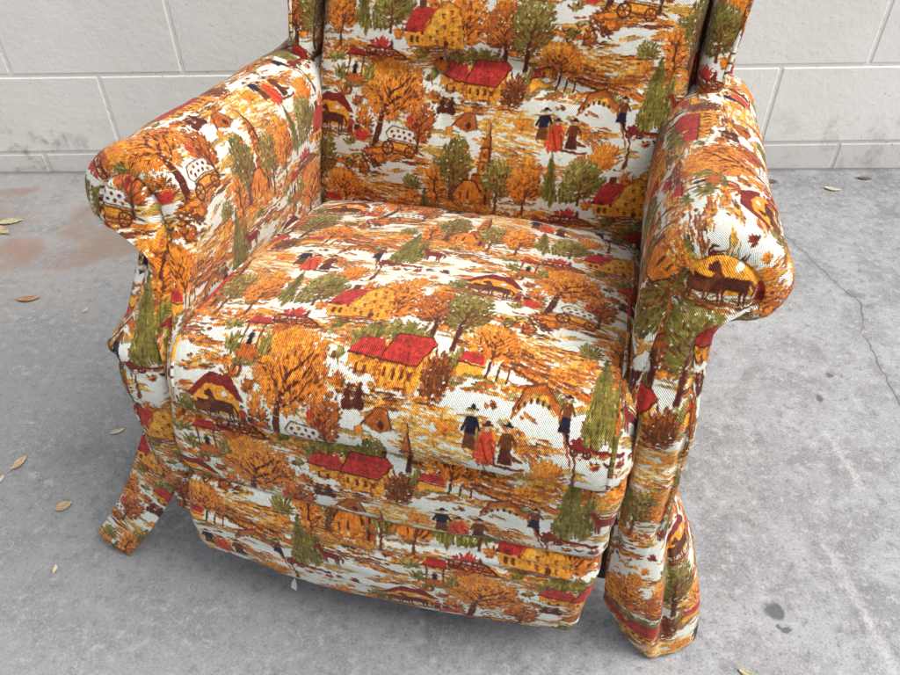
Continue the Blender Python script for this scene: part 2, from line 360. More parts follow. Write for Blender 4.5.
def barn(x, y):
    for (a, b, r) in [(-30, -8, 7), (-20, -14, 8), (-6, -17, 8), (8, -18, 8), (18, -14, 7)]: shrub(x+a, y+b, r, r)
    poly([(x-34, y+2), (x-34, y+10), (x-10, y+14), (x-8, y+19), (x+24, y+19), (x+31, y-6), (x+24, y-12), (x-30, y-4)], 'amber', 1.)
    poly([(x-34, y+3), (x-8, y+4), (x+20, y+4), (x+22, y+18), (x-8, y+17)], 'rust', 1., fill=.15)
    poly([(x-36, y+3), (x-29, y-8), (x-10, y-9), (x-6, y-2), (x-10, y+4)], 'red', .6)
    poly([(x-9, y+5), (x-1, y-14), (x+27, y-14), (x+33, y-10), (x+20, y+6)], 'red', .6)
    line([(x-9, y+5), (x-1, y-14), (x+28, y-14)], [1.2, 1, .8], 'maroon'); line([(x-36, y+3), (x-9, y+5), (x+20, y+6), (x+32, y-9)], 1.1, 'maroon')
    for a in (-27, -20, -4, 3, 10, 16): poly([(x+a, y+9), (x+a+2.6, y+9), (x+a+2.6, y+14), (x+a, y+14)], 'brown', .5)
    for a in range(8): blob(x-12+a*4, y+17+rng.rand()*3, 2.4, 1.6, 'rust' if a % 2 else 'amber', .6)
    tree(x+37, y+8, 11, 13, ('brown', 'maroon', 'rust')); field(x+6, y+24, 42, 6, ['amber', 'rust', 'brown'], .03, dens=.15)
def person(x, y, h, coat, skirt, hat='navy', face='pink'):
    h = h*.86
    poly([(x-h*.15, y-h*.42), (x+h*.13, y-h*.42), (x+h*.2, y), (x-h*.22, y)], skirt, .4)
    poly([(x-h*.14, y-h*.78), (x+h*.13, y-h*.78), (x+h*.16, y-h*.4), (x-h*.17, y-h*.4)], coat, .4)
    line([(x-h*.13, y-h*.72), (x-h*.26, y-h*.45)], [h*.1, h*.06], coat, .3); line([(x+h*.12, y-h*.72), (x+h*.27, y-h*.5)], [h*.1, h*.06], coat, .3)
    blob(x, y-h*.86, h*.075, h*.085, face, .1); line([(x-h*.13, y-h*.93), (x+h*.13, y-h*.93)], h*.05, hat, .15); blob(x, y-h*.97, h*.08, h*.06, hat, .2)
def fan(cx, cy, r, n=9):
    for k in range(n):
        t = -2.7+k*2.3/n+rng.rand()*.1; L = r*(.7+.4*rng.rand())
        line([(cx, cy), (cx+np.cos(t)*L*.6, cy+np.sin(t)*L*.45), (cx+np.cos(t)*L, cy+np.sin(t)*L*.6)], [.6, 2.4, .8], 'olive' if k % 3 else 'lolive', .8)
def horse(x, y, s, col, flip=1):
    f = lambda a, b: (x+a*s*flip, y+b*s)
    poly([f(-9, -6), f(-2, -7), f(6, -7), f(10, -4), f(9, 2), f(0, 2), f(-8, 3), f(-11, 0)], col, .5)
    poly([f(6, -6), f(12, -14), f(18, -12), f(17, -9), f(13, -8), f(10, 0)], col, .4)
    for a in (-9, -6, 5, 8): line([f(a, 0), f(a+.6, 6), f(a-.4, 11)], [2.4*s, 1.6*s, 1.2*s], col, .3)
    line([f(-10, -5), f(-14, 0), f(-13, 5)], [1.6, 1.8, .8], 'maroon', .4)
def B(x, y):      # a spot picked off the chair's back -> units of the print
    dx, dy = x-400., y-145.; det = .992*.988+.157*.126
    return ((dx*.988+dy*.157)/det, (dy*.992-dx*.126)/det)
def paint():
    # fields and roads first
    for (x, y, rx, ry, an, cs) in [
        (515, 120, 34, 22, .1, ['yellow', 'amber']), (505, 148, 24, 12, .25, ['amber', 'yellow']), (590, 62, 42, 9, .12, ['yellow', 'amber']), (585, 80, 40, 10, .15, ['orange', 'rust', 'brown']),
        (380, 178, 44, 11, .05, ['yellow', 'amber', 'rust']), (350, 182, 30, 12, .2, ['orange', 'rust', 'brown']), (420, 195, 40, 8, 0, ['amber', 'rust']),
        (490, 203, 60, 7, .0, ['amber', 'orange', 'brown']), (560, 158, 30, 7, -.1, ['orange', 'amber']), (600, 218, 50, 9, .1, ['orange', 'amber', 'rust']),
        (470, 232-20, 30, 5, 0, ['rust', 'brown']), (365, 40, 30, 5, 0, ['orange', 'amber']), (455, 55, 26, 4, 0, ['rust', 'amber']), (585, 130, 20, 8, .6, ['orange', 'amber', 'rust']),
        (545, 118, 26, 10, 0, ['amber', 'orange']), (520, 84, 20, 5, 0, ['orange', 'olive'])]:
        bx, by = B(x, y); field(bx, by, rx, ry, cs, an, 'hl' if rx > 35 else 'h')
    for i in range(84):   # drifts of dry grass all over the open ground
        field(rng.rand()*CW, rng.rand()*CH, 8+rng.rand()*16, 2+rng.rand()*4, [['amber', 'orange', 'rust'], ['yellow', 'amber', 'lolive'], ['lolive', 'amber', 'rust'], ['yellow', 'orange', 'brown']][rng.randint(4)], (rng.rand()-.5)*.4, dens=.3)
    for i in range(44):
        shrub(rng.rand()*CW, rng.rand()*CH, 4+rng.rand()*6, 3+rng.rand()*5, [('orange', 'rust', 'amber'), ('olive', 'green', 'lolive'), ('rust', 'brown', 'orange')][rng.randint(3)])
    # ridge with stooks, fan of crops
    [dab(*B(545+k*2.1+rng.rand()*4, 69+k*.62+rng.rand()*6), 5+rng.rand()*6, 1.5+rng.rand()*1.5, 1+rng.rand()*1.4, ('rust', 'orange', 'brown', 'rust')[k % 4]) for k in range(40)]; line([B(560, 78), B(590, 90), B(612, 96)], [1, 2.4, 1], 'brown', 1.2)
    fan(*B(600, 104), 22, 13)
    # bridge, road and bush
    line([B(572, 108), B(582, 95), B(596, 93), B(606, 104), B(612, 120), B(616, 140)], [2.5, 4.5, 5.5, 4, 2.4, 1.2], 'rust', 1.); line([B(572, 106), B(582, 92), B(596, 90), B(607, 102)], [1, 1.6, 1.6, 1], 'brown', .8)
    line([B(574, 108), B(584, 98), B(597, 98), B(603, 108)], [1, 2, 2, 1], 'amber', .6)
    for k in range(6): blob(*B(577+k*4.5, 103-abs(2.5-k)*-1.5-4), 1.2, 1.8, 'maroon', .4)
    shrub(*B(598, 146), 15, 12, ('orange', 'rust', 'amber')); line([B(610, 112), B(620, 135), B(616, 156)], [2, 1.8, 3], 'brown', .9)
    # the two tall trees, the small steading under the orange tree
    x, y = B(508, 32); tree(x, y, 20, 21, ('rust', 'brown', 'orange'), h=42, tw=3.4, lean=2)
    x, y = B(532, 32); tree(x, y, 19, 25, ('olive', 'brown', 'lolive'), h=40, tw=3.4, lean=-3)
    x, y = B(556, 62); tree(x, y, 19, 18, ('orange', 'rust', 'amber'), h=22, tw=2)
    x, y = B(538, 79); shrub(x-10, y, 7, 6); poly([(x-10, y), (x-5, y-7), (x+9, y-6), (x+12, y+1)], 'red', .5); poly([(x-9, y+1), (x+12, y+1), (x+10, y+9), (x-8, y+8)], 'amber', .6); line([(x-10, y+1), (x+12, y+2)], 1, 'maroon'); field(x, y+12, 24, 4, ['olive', 'rust'], 0, dens=.2)
    for a in (14, 22, 30): line([(x+a, y+8), (x+a+1, y-2)], [1.6, 1], 'brown'); blob(x+a, y-3, 1.8, 1.6, 'cream', .3)
    # long barn with two red roofs
    x, y = B(478, 74); barn(x, y)
    # two seated girls, kennel, shrub
    for a in (445, 454): x, y = B(a, 104); person(x, y, 17, 'maroon', 'maroon', 'maroon', 'maroon'); blob(x, y-3, 5, 4, 'maroon', .3)
    x, y = B(468, 112); poly([(x-10, y+2), (x, y-8), (x+7, y-8), (x+11, y+5), (x+2, y+7)], 'rust', .5); line([(x-12, y+3), (x, y-9), (x+8, y-8), (x+12, y+4)], 1.3, 'brown'); blob(x+4, y+2, 2.6, 3.2, 'maroon', .2); blob(x-14, y+7, 4, 3, 'orange', .5)
    field(x-16, y+11, 22, 3, ['amber', 'lolive'], 0)
    # church with its trees
    x, y = B(437, 175); 
    x, y = B(455, 152); tree(x, y, 17, 24, ('olive', 'green', 'lolive'), h=40, tw=2.6, tcol='brown')
    x, y = B(437, 176); tree(x, y, 10, 14, ('orange', 'rust', 'amber'), h=20, tw=2, tcol='brown')
    x, y = B(486, 150)
    poly([(x-11, y+42), (x-10, y+8), (x-5, y+5), (x-4, y-18), (x+1, y-34), (x+6, y-18), (x+7, y+5), (x+10, y+8), (x+11, y+42)], 'rust', .6)
    poly([(x-3, y+40), (x-3, y+6), (x-2, y-16), (x+1, y-28), (x+3, y-16), (x+3, y+40)], 'amber', .8, fill=-.1)
    line([(x+5, y+40), (x+6, y+4), (x+4, y-18), (x+1, y-38)], [2.6, 2.4, 1.8, .8], 'maroon', .5); line([(x-9, y+8), (x+9, y+7)], 1.4, 'maroon'); line([(x-5, y-16), (x+6, y-17)], 1.3, 'maroon'); line([(x-6, y-4), (x+7, y-5)], 1.1, 'brown')
    for b in (-10, 1, 14, 24): blob(x, y+b, 1.5, 2.6, 'brown', .2)
    shrub(x-24, y+44, 8, 7, ('orange', 'rust', 'brown')); poly([(x-26, y+50), (x-26, y+38), (x+60, y+40), (x+60, y+50)], 'amber', 1.5, fill=-.1); poly([(x-26, y+50), (x-26, y+44), (x+60, y+45), (x+60, y+51)], 'rust', 1.5, fill=-.1)
    x, y = B(499, 165); tree(x, y, 14, 20, ('olive', 'rust', 'lolive'), h=34, tw=2.2, tcol='brown')
    x, y = B(526, 166); tree(x, y, 15, 22, ('orange', 'rust', 'amber'), h=34, tw=2.2, tcol='brown')
    # three strollers
    x, y = B(540, 128); person(x, y, 30, 'navy', 'brown', 'navy')
    x, y = B(551, 138); person(x, y, 32, 'scarlet', 'scarlet', 'maroon'); blob(x, y-7, 8, 8, 'scarlet', .4); line([(x-4, y-16), (x+3, y-2)], 1.2, 'dred', .6); line([(x+5, y-14), (x+8, y-1)], 1, 'dred', .6)
    x, y = B(567, 137); person(x, y, 30, 'brown', 'maroon', 'navy'); line([(x+3, y-6), (x+12, y-3)], [3, 1.6], 'brown'); line([(x-16, y+2), (x+14, y+3)], [1, 2], 'brown', .8)
    # boy with a barrow
    x, y = B(611, 116); person(x, y, 24, 'brown', 'navy', 'black'); line([(x+2, y), (x+4, y+6)], 2, 'navy')
    x, y = B(624, 124); blob(x, y, 8, 4.4, 'dred', .4); wheel(x-5, y+4, 2.6, 'maroon'); wheel(x+5, y+4, 2.6, 'maroon')
    # leaning cypresses, round tree and red waggon left of the hay house
    x, y = B(549, 188); cypress(x, y, 44, 13, -6); x, y = B(559, 184); cypress(x, y, 30, 10, 3)
    x, y = B(578, 165); tree(x, y, 17, 18, ('olive', 'green', 'lolive'), h=26, tw=2, tcol='brown')
    # orange tree behind the hay house
    x, y = B(645, 182); tree(x, y, 20, 26, ('orange', 'rust', 'amber'), h=24, tw=2)
    x, y = B(611, 190); hayhouse(x, y, .98)
    x, y = B(564, 204); redwagon(x, y)
    # cypress pair
    x, y = B(634, 122); cypress(x, y, 56, 18, 0); x, y = B(645, 122); cypress(x, y, 42, 15, 3); x, y = B(627, 124); cypress(x, y, 24, 10, 0); line([B(622, 124), B(655, 130)], [2, 3], 'dred', .8)
    # red cow and saplings behind
    x, y = B(663, 106); horse(x, y, .8, 'dred', -1)
    x, y = B(655, 50); tree(x, y, 11, 13, ('orange', 'rust', 'amber'), h=16, tw=1.6)
    x, y = B(676, 38); tree(x, y, 15, 24, ('olive', 'brown', 'green'), h=36, tw=2.4, tcol='brown')
    x, y = B(685, 66); poly([(x-10, y+8), (x-9, y-5), (x-2, y-13), (x+8, y-12), (x+13, y-2), (x+12, y+8)], 'orange', .7); line([(x-10, y-4), (x-2, y-14), (x+9, y-13), (x+14, y-2)], 1.2, 'maroon'); line([(x+2, y+6), (x+2, y-2)], 2, 'brown'); line([(x-5, y+6), (x-5, y)], 2, 'brown')
    field(x-6, y+16, 30, 6, ['amber', 'orange', 'rust'], .05)
    # big tree with the spotted waggon
    x, y = B(398, 82); tree(x, y, 30, 26, ('orange', 'rust', 'amber'), h=52, tw=5, lean=-13)
    x, y = B(424, 112); tree(x, y, 13, 20, ('rust', 'brown', 'orange'), h=26, tw=2.4)
    x, y = B(374, 142); shrub(x, y, 13, 11, ('brown', 'maroon', 'rust')); x, y = B(378, 150); shrub(x+2, y-12, 8, 9, ('orange', 'rust', 'amber'))
    x, y = B(404, 124); wagon(x, y)
    # well with a red roof
    x, y = B(360, 62); field(x, y+12, 17, 4, ['olive', 'brown'], 0, dens=.25); poly([(x-8, y+10), (x-6, y-2), (x+7, y-2), (x+9, y+10)], 'cream', .4); blob(x, y+8, 9, 5, 'rust', .5); line([(x-7, y+6), (x-7, y-12)], 1.4, 'brown'); line([(x+7, y+6), (x+7, y-12)], 1.4, 'brown'); poly([(x-11, y-12), (x-7, y-18), (x+7, y-18), (x+11, y-12)], 'red', .4); line([(x-11, y-12), (x+11, y-12)], 1.2, 'maroon'); person(x, y+4, 11, 'navy', 'black'); shrub(x-14, y+4, 6, 7)
    shrub(x+15, y+4, 5, 7, ('olive', 'brown', 'lolive'))
    # smithy with horses
    x, y = B(330, 104)
    field(x, y+14, 34, 5, ['olive', 'rust', 'brown'], 0, dens=.2)
    poly([(x-22, y+8), (x-21, y-8), (x-4, y-20), (x+16, y-17), (x+22, y-4), (x+22, y+8)], 'amber', .8); poly([(x-18, y+8), (x-18, y-2), (x-3, y-3), (x-3, y+8)], 'maroon', .5)
    poly([(x-28, y-4), (x-7, y-22), (x+14, y-21), (x+26, y-6), (x+20, y-7), (x+8, y-14), (x-8, y-14), (x-22, y-3)], 'dred', .6); horse(x+6, y+3, .95, 'maroon', -1); horse(x-14, y+5, .7, 'brown')
    blob(x+8, y-9, 3, 2.4, 'white', .3); person(x+24, y+12, 18, 'red', 'dred', 'maroon'); person(x+31, y+14, 15, 'maroon', 'scarlet', 'maroon'); blob(x+36, y+13, 7, 5, 'red', .5); shrub(x-30, y+4, 8, 8)
    # birds
    for (a, b) in [(560, 36), (570, 41), (580, 38), (572, 33)]:
        x, y = B(a, b); line([(x-3.4, y-2), (x, y+1), (x+3.4, y-2.4)], [1, 2.2, 1], 'maroon', .4); blob(x, y+1, 2.2, 1.4, 'rust', .3)
    for (a, b) in [(352, 148), (360, 153), (345, 155)]:
        x, y = B(a, b); line([(x-3, y-2), (x, y+1), (x+3, y-2)], [1, 2, 1], 'maroon', .4); blob(x+1, y+2, 2, 1.6, 'rust', .3)
    # small tufts, saplings and stubble wherever a bare patch is left
    W0 = np.array(PINK['white'], np.float32)
    for i in range(1500):
        x, y = rng.rand()*CW, rng.rand()*CH
        X, Y, iy, ix = win(x-6, y-3.2, x+6, y+3.2)
        if (np.abs(cell[iy, ix]-W0).sum(2) > .1).mean() > .03: continue
        k = rng.rand()
        if k < .55: field(x, y, 5+rng.rand()*4, 1.4+rng.rand(), [['amber', 'yellow', 'rust'], ['lolive', 'amber', 'olive'], ['orange', 'rust', 'brown']][rng.randint(3)], (rng.rand()-.5)*.4, dens=.5)
        elif k < .82: shrub(x, y, 2.5+rng.rand()*2, 1.8+rng.rand()*1.6, [('orange', 'rust', 'amber'), ('olive', 'green', 'lolive'), ('rust', 'brown', 'orange'), ('olive', 'brown', 'lolive')][rng.randint(4)])
        elif k < .92: shrub(x, y, 2.2, 1.6, ('dred', 'maroon', 'scarlet'))
        else: line([(x-3, y-1.5), (x, y+1), (x+3, y-1.8)], [.8, 1.7, .8], 'maroon', .4)
    # loose dabs in the open ground
    X, Y, iy, ix = win(0, 0, CW-1/K, CH-1/K); iy, ix = iy[:PH, :PW], ix[:PH, :PW]
    cur = cell[iy, ix]; ink = np.abs(cur-np.array(PINK['white'], np.float32)).sum(2) > .12
    lum = cur.sum(2); ed = np.abs(lum-np.roll(lum, 3, 1))+np.abs(lum-np.roll(lum, 3, 0)); ed[:, :4] = 0; ed[:4] = 0
    put(np.clip((ed-.75)*3, 0, 1)*np.clip((nz('mid', ink.shape)+.15)*5, 0, 1), 'brown', iy, ix, .6)
    tone = 1-.16*np.clip(nz('fine', ink.shape)*.8+nz('h', ink.shape)*.6, -.7, 1.3)*ink-.10*np.clip(nz('v', ink.shape), -1, 1)*ink
    cell[iy, ix] = np.clip(cell[iy, ix]*tone[..., None], 0, .95)
    for nme, thr, col, al in (('fine', 1.0, 'brown', .6), ('leaf', 1.1, 'yellow', .6), ('fine', 1.25, 'white', .8), ('v', 1.0, 'rust', .6)):
        a = nz(nme, ink.shape); put(np.clip((a-thr)*7, 0, 1)*ink, col, iy, ix, al)
    for i in range(500):
        x, y = rng.rand()*CW, rng.rand()*CH
        iy, ix = int(y*K) % PH, int(x*K) % PW
        if abs(cell[iy, ix]-np.array(PINK['white'])).sum() < .05 and rng.rand() < .55:
            c = ['amber', 'rust', 'lolive', 'yellow', 'brown', 'orange', 'yellow'][rng.randint(7)]
            line([(x, y), (x+2+rng.rand()*8, y+rng.rand()*2.4-.8)], [.8+rng.rand()*1.4, .5], c, 1.)
    lat = lambda dx, dy: np.roll(cell, (dy, dx), (0, 1))      # the ink bleeds a little into the threads
    soft = .36*cell+.16*(lat(1, 0)+lat(-1, 0)+lat(0, 1)+lat(0, -1)); soft[:, :2] = cell[:, :2]; soft[:, -2:] = cell[:, -2:]; cell[:] = soft
    full = np.concatenate([cell, np.roll(cell, PH//2, 0)], 1)
    return full
# ---------------------------------------------------------------- cloth material
CLOTH = .00147                      # metres to one unit of the print
full = paint()
img = bpy.data.images.new('village_print', full.shape[1], full.shape[0], alpha=False)
px = np.ones((full.shape[0], full.shape[1], 4), np.float32); px[..., :3] = np.clip(full[::-1], 0, 1)
img.pixels.foreach_set(px.ravel()); img.update(); img.pack()
m_cloth, t, b = mat('printed_upholstery', .88); N = NT(t)
uv = N.n('ShaderNodeUVMap').outputs[0]
nw = N.n('ShaderNodeTexNoise'); nw.inputs['Scale'].default_value = 60; t.links.new(uv, nw.inputs['Vector'])
# the ink follows the coarse threads: snap the lookup a little to the weave
TH = 1/.0016
cellv = N.vmath('SCALE', N.vmath('FLOOR', N.vmath('SCALE', uv, TH)), 1/TH)
snap = N.n('ShaderNodeMix', data_type='VECTOR'); snap.inputs[0].default_value = .4; t.links.new(uv, snap.inputs[4]); t.links.new(cellv, snap.inputs[5])
look = N.vmath('ADD', snap.outputs[1], N.vmath('SCALE', N.vmath('SUBTRACT', nw.outputs[1], (.5, .5, .5)), .0016))
sc_ = N.vmath('MULTIPLY', look, (1/(2*CW*CLOTH), 1/(CH*CLOTH), 0))
ti = N.n('ShaderNodeTexImage', image=img, extension='REPEAT', interpolation='Linear'); t.links.new(sc_, ti.inputs[0])
hs = N.n('ShaderNodeHueSaturation'); hs.inputs['Saturation'].default_value = .98; t.links.new(ti.outputs[0], hs.inputs['Color'])
sp = N.n('ShaderNodeSeparateXYZ'); t.links.new(uv, sp.inputs[0])
W1 = N.math('SINE', N.math('MULTIPLY', sp.outputs[0], 2*math.pi/.0024)); W2 = N.math('SINE', N.math('MULTIPLY', sp.outputs[1], 2*math.pi/.0024))
weave = N.math('MULTIPLY', W1, W2)
fib = N.noise(uv, 900, 2, .6); slub = N.noise(N.vmath('MULTIPLY', uv, (60, 700, 0)), 1, 3, .6); mott = N.noise(uv, 260, 3, .6)
f = N.math('ADD', N.math('MULTIPLY', weave, .16), N.math('MULTIPLY', N.math('SUBTRACT', slub, .5), .34))
f = N.math('ADD', f, N.math('MULTIPLY', N.math('SUBTRACT', mott, .5), .55))
c = N.mix(1.0, hs.outputs[0], (1, 1, 1), 'MULTIPLY')
vv = N.n('ShaderNodeHueSaturation'); t.links.new(c, vv.inputs['Color']); t.links.new(N.math('ADD', .91, f), vv.inputs['Value'])
t.links.new(vv.outputs[0], b.inputs['Base Color'])
t.links.new(N.bump(N.math('ADD', N.math('MULTIPLY', weave, .6), N.math('MULTIPLY', fib, .9)), .75, .0010), b.inputs['Normal'])
b.inputs['Sheen Weight'].default_value = .12; b.inputs['Sheen Roughness'].default_value = .4
b.inputs['Specular IOR Level'].default_value = .12
m_dark, td, bd = mat('shadowed_lining', .95); ND = NT(td)  # near-black, carries the shade below the chair in its colour
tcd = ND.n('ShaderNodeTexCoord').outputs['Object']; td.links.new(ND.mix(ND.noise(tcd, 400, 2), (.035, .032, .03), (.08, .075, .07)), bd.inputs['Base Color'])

# ---------------------------------------------------------------- the armchair
chair = bpy.data.objects.new('armchair', None); COL.objects.link(chair)
chair.location = (-.072, .520, 0); chair.rotation_euler = (0, 0, R(-14)); chair.empty_display_size = .2
tag(chair, 'old rolled-arm recliner armchair in an orange village-scene print', 'armchair')

def spline(P, n):
    """Catmull-Rom through P (list of tuples) resampled evenly by length to n points"""
    P = np.array(P, float); Q = np.vstack([2*P[0]-P[1], P, 2*P[-1]-P[-2]]); out = []
    for i in range(1, len(Q)-2):
        for u in np.linspace(0, 1, 24, endpoint=False):
            a, b_, c_, d = Q[i-1], Q[i], Q[i+1], Q[i+2]
            out.append(.5*((2*b_)+(-a+c_)*u+(2*a-5*b_+4*c_-d)*u*u+(-a+3*b_-3*c_+d)*u**3))
    out.append(Q[-2]); out = np.array(out)
    L = np.concatenate([[0], np.cumsum(np.linalg.norm(np.diff(out, axis=0), axis=1))])
    s = np.linspace(0, L[-1], n)
    return np.stack([np.interp(s, L, out[:, k]) for k in range(out.shape[1])], 1), s
def normals(P):
    du = np.gradient(P, axis=1); dv_ = np.gradient(P, axis=0)
    n = np.cross(du, dv_); return n/np.maximum(1e-9, np.linalg.norm(n, axis=2, keepdims=True))
def rumple(P, amp, scale=9., seed=0, aniso=(1, 1, 1), sign=1):
    n = normals(P); out = P.copy()
    for i in range(P.shape[0]):
        for j in range(P.shape[1]):
            q = Vector((P[i, j, 0]*aniso[0], P[i, j, 1]*aniso[1], P[i, j, 2]*aniso[2]))*scale+Vector((seed*7.3, seed*3.1, seed))
            out[i, j] += n[i, j]*sign*amp*(noise.noise(q)+.45*noise.noise(q*2.3)+.2*noise.noise(q*5.1))
    return out
def sheet(name, P, UV, parent, m=m_cloth, wrap=False, thick=0.):
    nr, nc_ = P.shape[:2]
    me = bpy.data.meshes.new(name)
    F = []
    for i in range(nr-1):
        for j in range(nc_-1 if not wrap else nc_):
            F.append((i*nc_+j, i*nc_+(j+1) % nc_, (i+1)*nc_+(j+1) % nc_, (i+1)*nc_+j))
    me.from_pydata([tuple(p) for p in P.reshape(-1, 3)], [], F)
    u = me.uv_layers.new(name='UVMap'); UVf = UV.reshape(-1, 2)
    idx = np.empty(len(me.loops), np.int32); me.loops.foreach_get('vertex_index', idx)
    u.data.foreach_set('uv', UVf[idx].astype(np.float32).ravel())
    o = link(name, me, m, parent)
    if thick:
        md = o.modifiers.new('thickness', 'SOLIDIFY'); md.thickness = thick; md.offset = 0
    return o
def cord(name, pts, r, parent, n=140, u0=0., ns=10, jit=.0006):
    """a covered welt: a tube along pts"""
    C, s = spline(pts, n); T = np.gradient(C, axis=0); T /= np.linalg.norm(T, axis=1, keepdims=True)
    up = np.array([.13, .31, .94]); A = np.cross(T, up); A /= np.linalg.norm(A, axis=1, keepdims=True); Bn = np.cross(T, A)
    P = np.zeros((n, ns, 3)); UV = np.zeros((n, ns, 2))
    for j in range(ns):
        a = 2*math.pi*j/ns
        P[:, j] = C+r*(math.cos(a)*A+math.sin(a)*Bn); UV[:, j, 0] = s+u0; UV[:, j, 1] = .3+u0+r*a
    for i in range(n):
        k = noise.noise(Vector(C[i])*40)*jit; P[i] += k
    return sheet(name, P, UV, parent, wrap=True)

def pillow(name, prof, halfw, er, bulge, uvf, seed, n=(130, 130), amp=.0022, xc=None, side=.05, post=None, egrow=None, sidey=None, aniso=(1, 1, 1), scale=9.):
    """profile (Y,Z) swept across X, its side edges rolled over by radius er"""
    nr, nc_ = n
    C, s = spline(prof, nr); T = np.gradient(C, axis=0); T /= np.linalg.norm(T, axis=1, keepdims=True)
    nrm = np.stack([-T[:, 1], T[:, 0]], 1)*egrow if egrow else np.stack([T[:, 1], -T[:, 0]], 1)
    tt = np.linspace(-1, 1, nc_-8)
    # arc-length mapping: flat part, quarter roll, then straight down the side
    P = np.zeros((nr, nc_, 3)); UV = np.zeros((nr, nc_, 2))
    for i in range(nr):
        hw = halfw(i/(nr-1.), C[i]) if callable(halfw) else halfw
        cx = xc(C[i]) if xc else 0.
        arc = math.pi/2*er; tot = hw-er+arc
        full_ = np.concatenate([-tot-side*np.array([1, .75, .5, .25]), tt*tot, tot+side*np.array([.25, .5, .75, 1])])
        for j, q in enumerate(full_):
            a = abs(q); sg = 1 if q > 0 else -1
            if a < hw-er: x, d = a, 0.
            elif a < tot: th = (a-(hw-er))/er; x, d = hw-er+er*math.sin(th), er*(1-math.cos(th))
            else: x, d = hw, er+(a-tot)
            dn = nrm[i] if sidey is None else (nrm[i]*(1-sidey)+np.array([-1., 0])*sidey)
            w = math.sin(math.pi*min(1, max(0, i/(nr-1.))))**.7
            k = bulge*w*max(0, 1-(x/hw)**2)
            P[i, j] = (cx+sg*x, C[i, 0]+nrm[i, 0]*k-dn[0]*d, C[i, 1]+nrm[i, 1]*k-dn[1]*d); UV[i, j] = uvf(sg*a+cx, s[i], s[-1])
    if post: P = post(P, s)
    P = rumple(P, amp, scale, seed, aniso)
    return sheet(name, P, UV, chair), P
def at_wagon(du, dv): return (du+.001, dv+.031)   # cloth coordinates whose origin is the spotted waggon

# seat cushion
seat_prof = [(.50, .285), (.505, .315), (.48, .340), (.42, .362), (.33, .388), (.22, .414), (.12, .432), (.06, .440), (.026, .434), (.004, .414), (-.009, .386), (-.010, .366), (.004, .354), (.03, .352)]
def seat_uv(x, s, L):
    return at_wagon((x-.179)*1.12, -(s-.3956)*.92)
def seat_post(P, s):
    for i in range(P.shape[0]):
        for j in range(P.shape[1]):
            x, y, z = P[i, j]
            P[i, j, 2] += .010*math.exp(-((x-.06)/.16)**2-((y-.10)/.13)**2)-.004*math.exp(-((x+.05)/.1)**2-((y-.36)/.06)**2)
            P[i, j, 2] += .012*max(0, 1-(x/.25)**2)*min(1, max(0, (y-.22)/.2))
            # tuck lines running from the back corners
            P[i, j, 2] -= .0025*math.exp(-((y-.43+.25*abs(x))/.012)**2)
    return P
seat, SP = pillow('seat_cushion', seat_prof, .256, .034, .020, seat_uv, 1, n=(150, 150), amp=.0028, post=seat_post, egrow=-1)
# covered welts along its two top edges and the front seam
def edge_pts(P, j, i0, i1, step=6, lift=.0015):
    n = normals(P); return [tuple(P[i, j]+n[i, j]*lift) for i in range(i0, i1, step)]
cord('piping', edge_pts(SP, 14, 14, 148), .0034, seat, 160); cord('piping', edge_pts(SP, 150-15, 14, 148), .0034, seat, 160, 1.)
cord('seam_welt', [tuple(SP[146, j]+np.array([0, -.001, -.002])) for j in range(12, 140, 7)], .003, seat, 140, .4)

# padded footrest panel, folded flat under the seat
foot_prof = [(.04, .366), (.006, .360), (-.007, .345), (-.012, .310), (-.012, .272), (-.009, .249), (-.006, .243), (-.013, .236), (-.019, .212), (-.022, .170), (-.021, .120), (-.015, .074), (.006, .044), (.045, .036), (.10, .040)]
def foot_uv(x, s, L):      # two pieces of cloth, joined in the tuck
    k = 1 if s > .150 else 0
    return at_wagon(x+.033+.096+.021*k, .087-(s-.075)*.95-.054*k)
def foot_post(P, s):
    for i in range(P.shape[0]):
        for j in range(P.shape[1]):
            x, y, z = P[i, j]
            k = math.exp(-((z-.195-.012*math.sin(x*9))/.006)**2)*.0045 + math.exp(-((z-.222-.02*x)/.005)**2)*.003*(x > -.05)
            P[i, j, 1] += k
            P[i, j, 2] += .014*min(1, (x/.25)**2)*max(0, min(1, (.16-z)/.08))+.006*noise.noise(Vector((x*7, 3, z*5)))*(z < .3)
    return P
foot, FP = pillow('footrest_panel', foot_prof, lambda f, p: .254, .016, .009, foot_uv, 5, n=(170, 130), amp=.0040, xc=lambda p: -.016*max(0, (.36-p[1])/.3), post=foot_post, egrow=-1, aniso=(.55, 1, 1.5), scale=10, sidey=1.)

# back cushion
back_prof = [(.56, .315), (.50, .312), (.462, .325), (.450, .352), (.452, .395), (.466, .46), (.492, .54), (.522, .62), (.556, .71), (.59, .80), (.622, .90), (.648, 1.0), (.675, 1.03), (.73, 1.04)]
def back_uv(x, s, L): return at_wagon(x+.118, (s-.255))
def back_post(P, s):
    for i in range(P.shape[0]):
        for j in range(P.shape[1]):
            x, y, z = P[i, j]
            cz = .568+.012*math.cos(x*24)
            P[i, j, 1] += .011*math.exp(-((z-cz)/.012)**2)*max(0, 1-(x/.25)**4)-.016*math.exp(-((z-.45)/.065)**2)*max(0, 1-(x/.26)**2)-.010*math.exp(-((z-.63)/.05)**2)*max(0, 1-(x/.26)**2)
            for bx in BUTTONS: P[i, j, 1] += .018*math.exp(-((x-bx)**2+(z-.568)**2)/.00035)
            for bx in BUTTONS: P[i, j, 1] += .005*math.exp(-((x-bx-.25*(.568-z))/.006)**2)*math.exp(-((z-.52)/.03)**2)*(z < .57)
            P[i, j, 0] += .05*(z-.35)
    return P
BUTTONS = (-.075, .075)
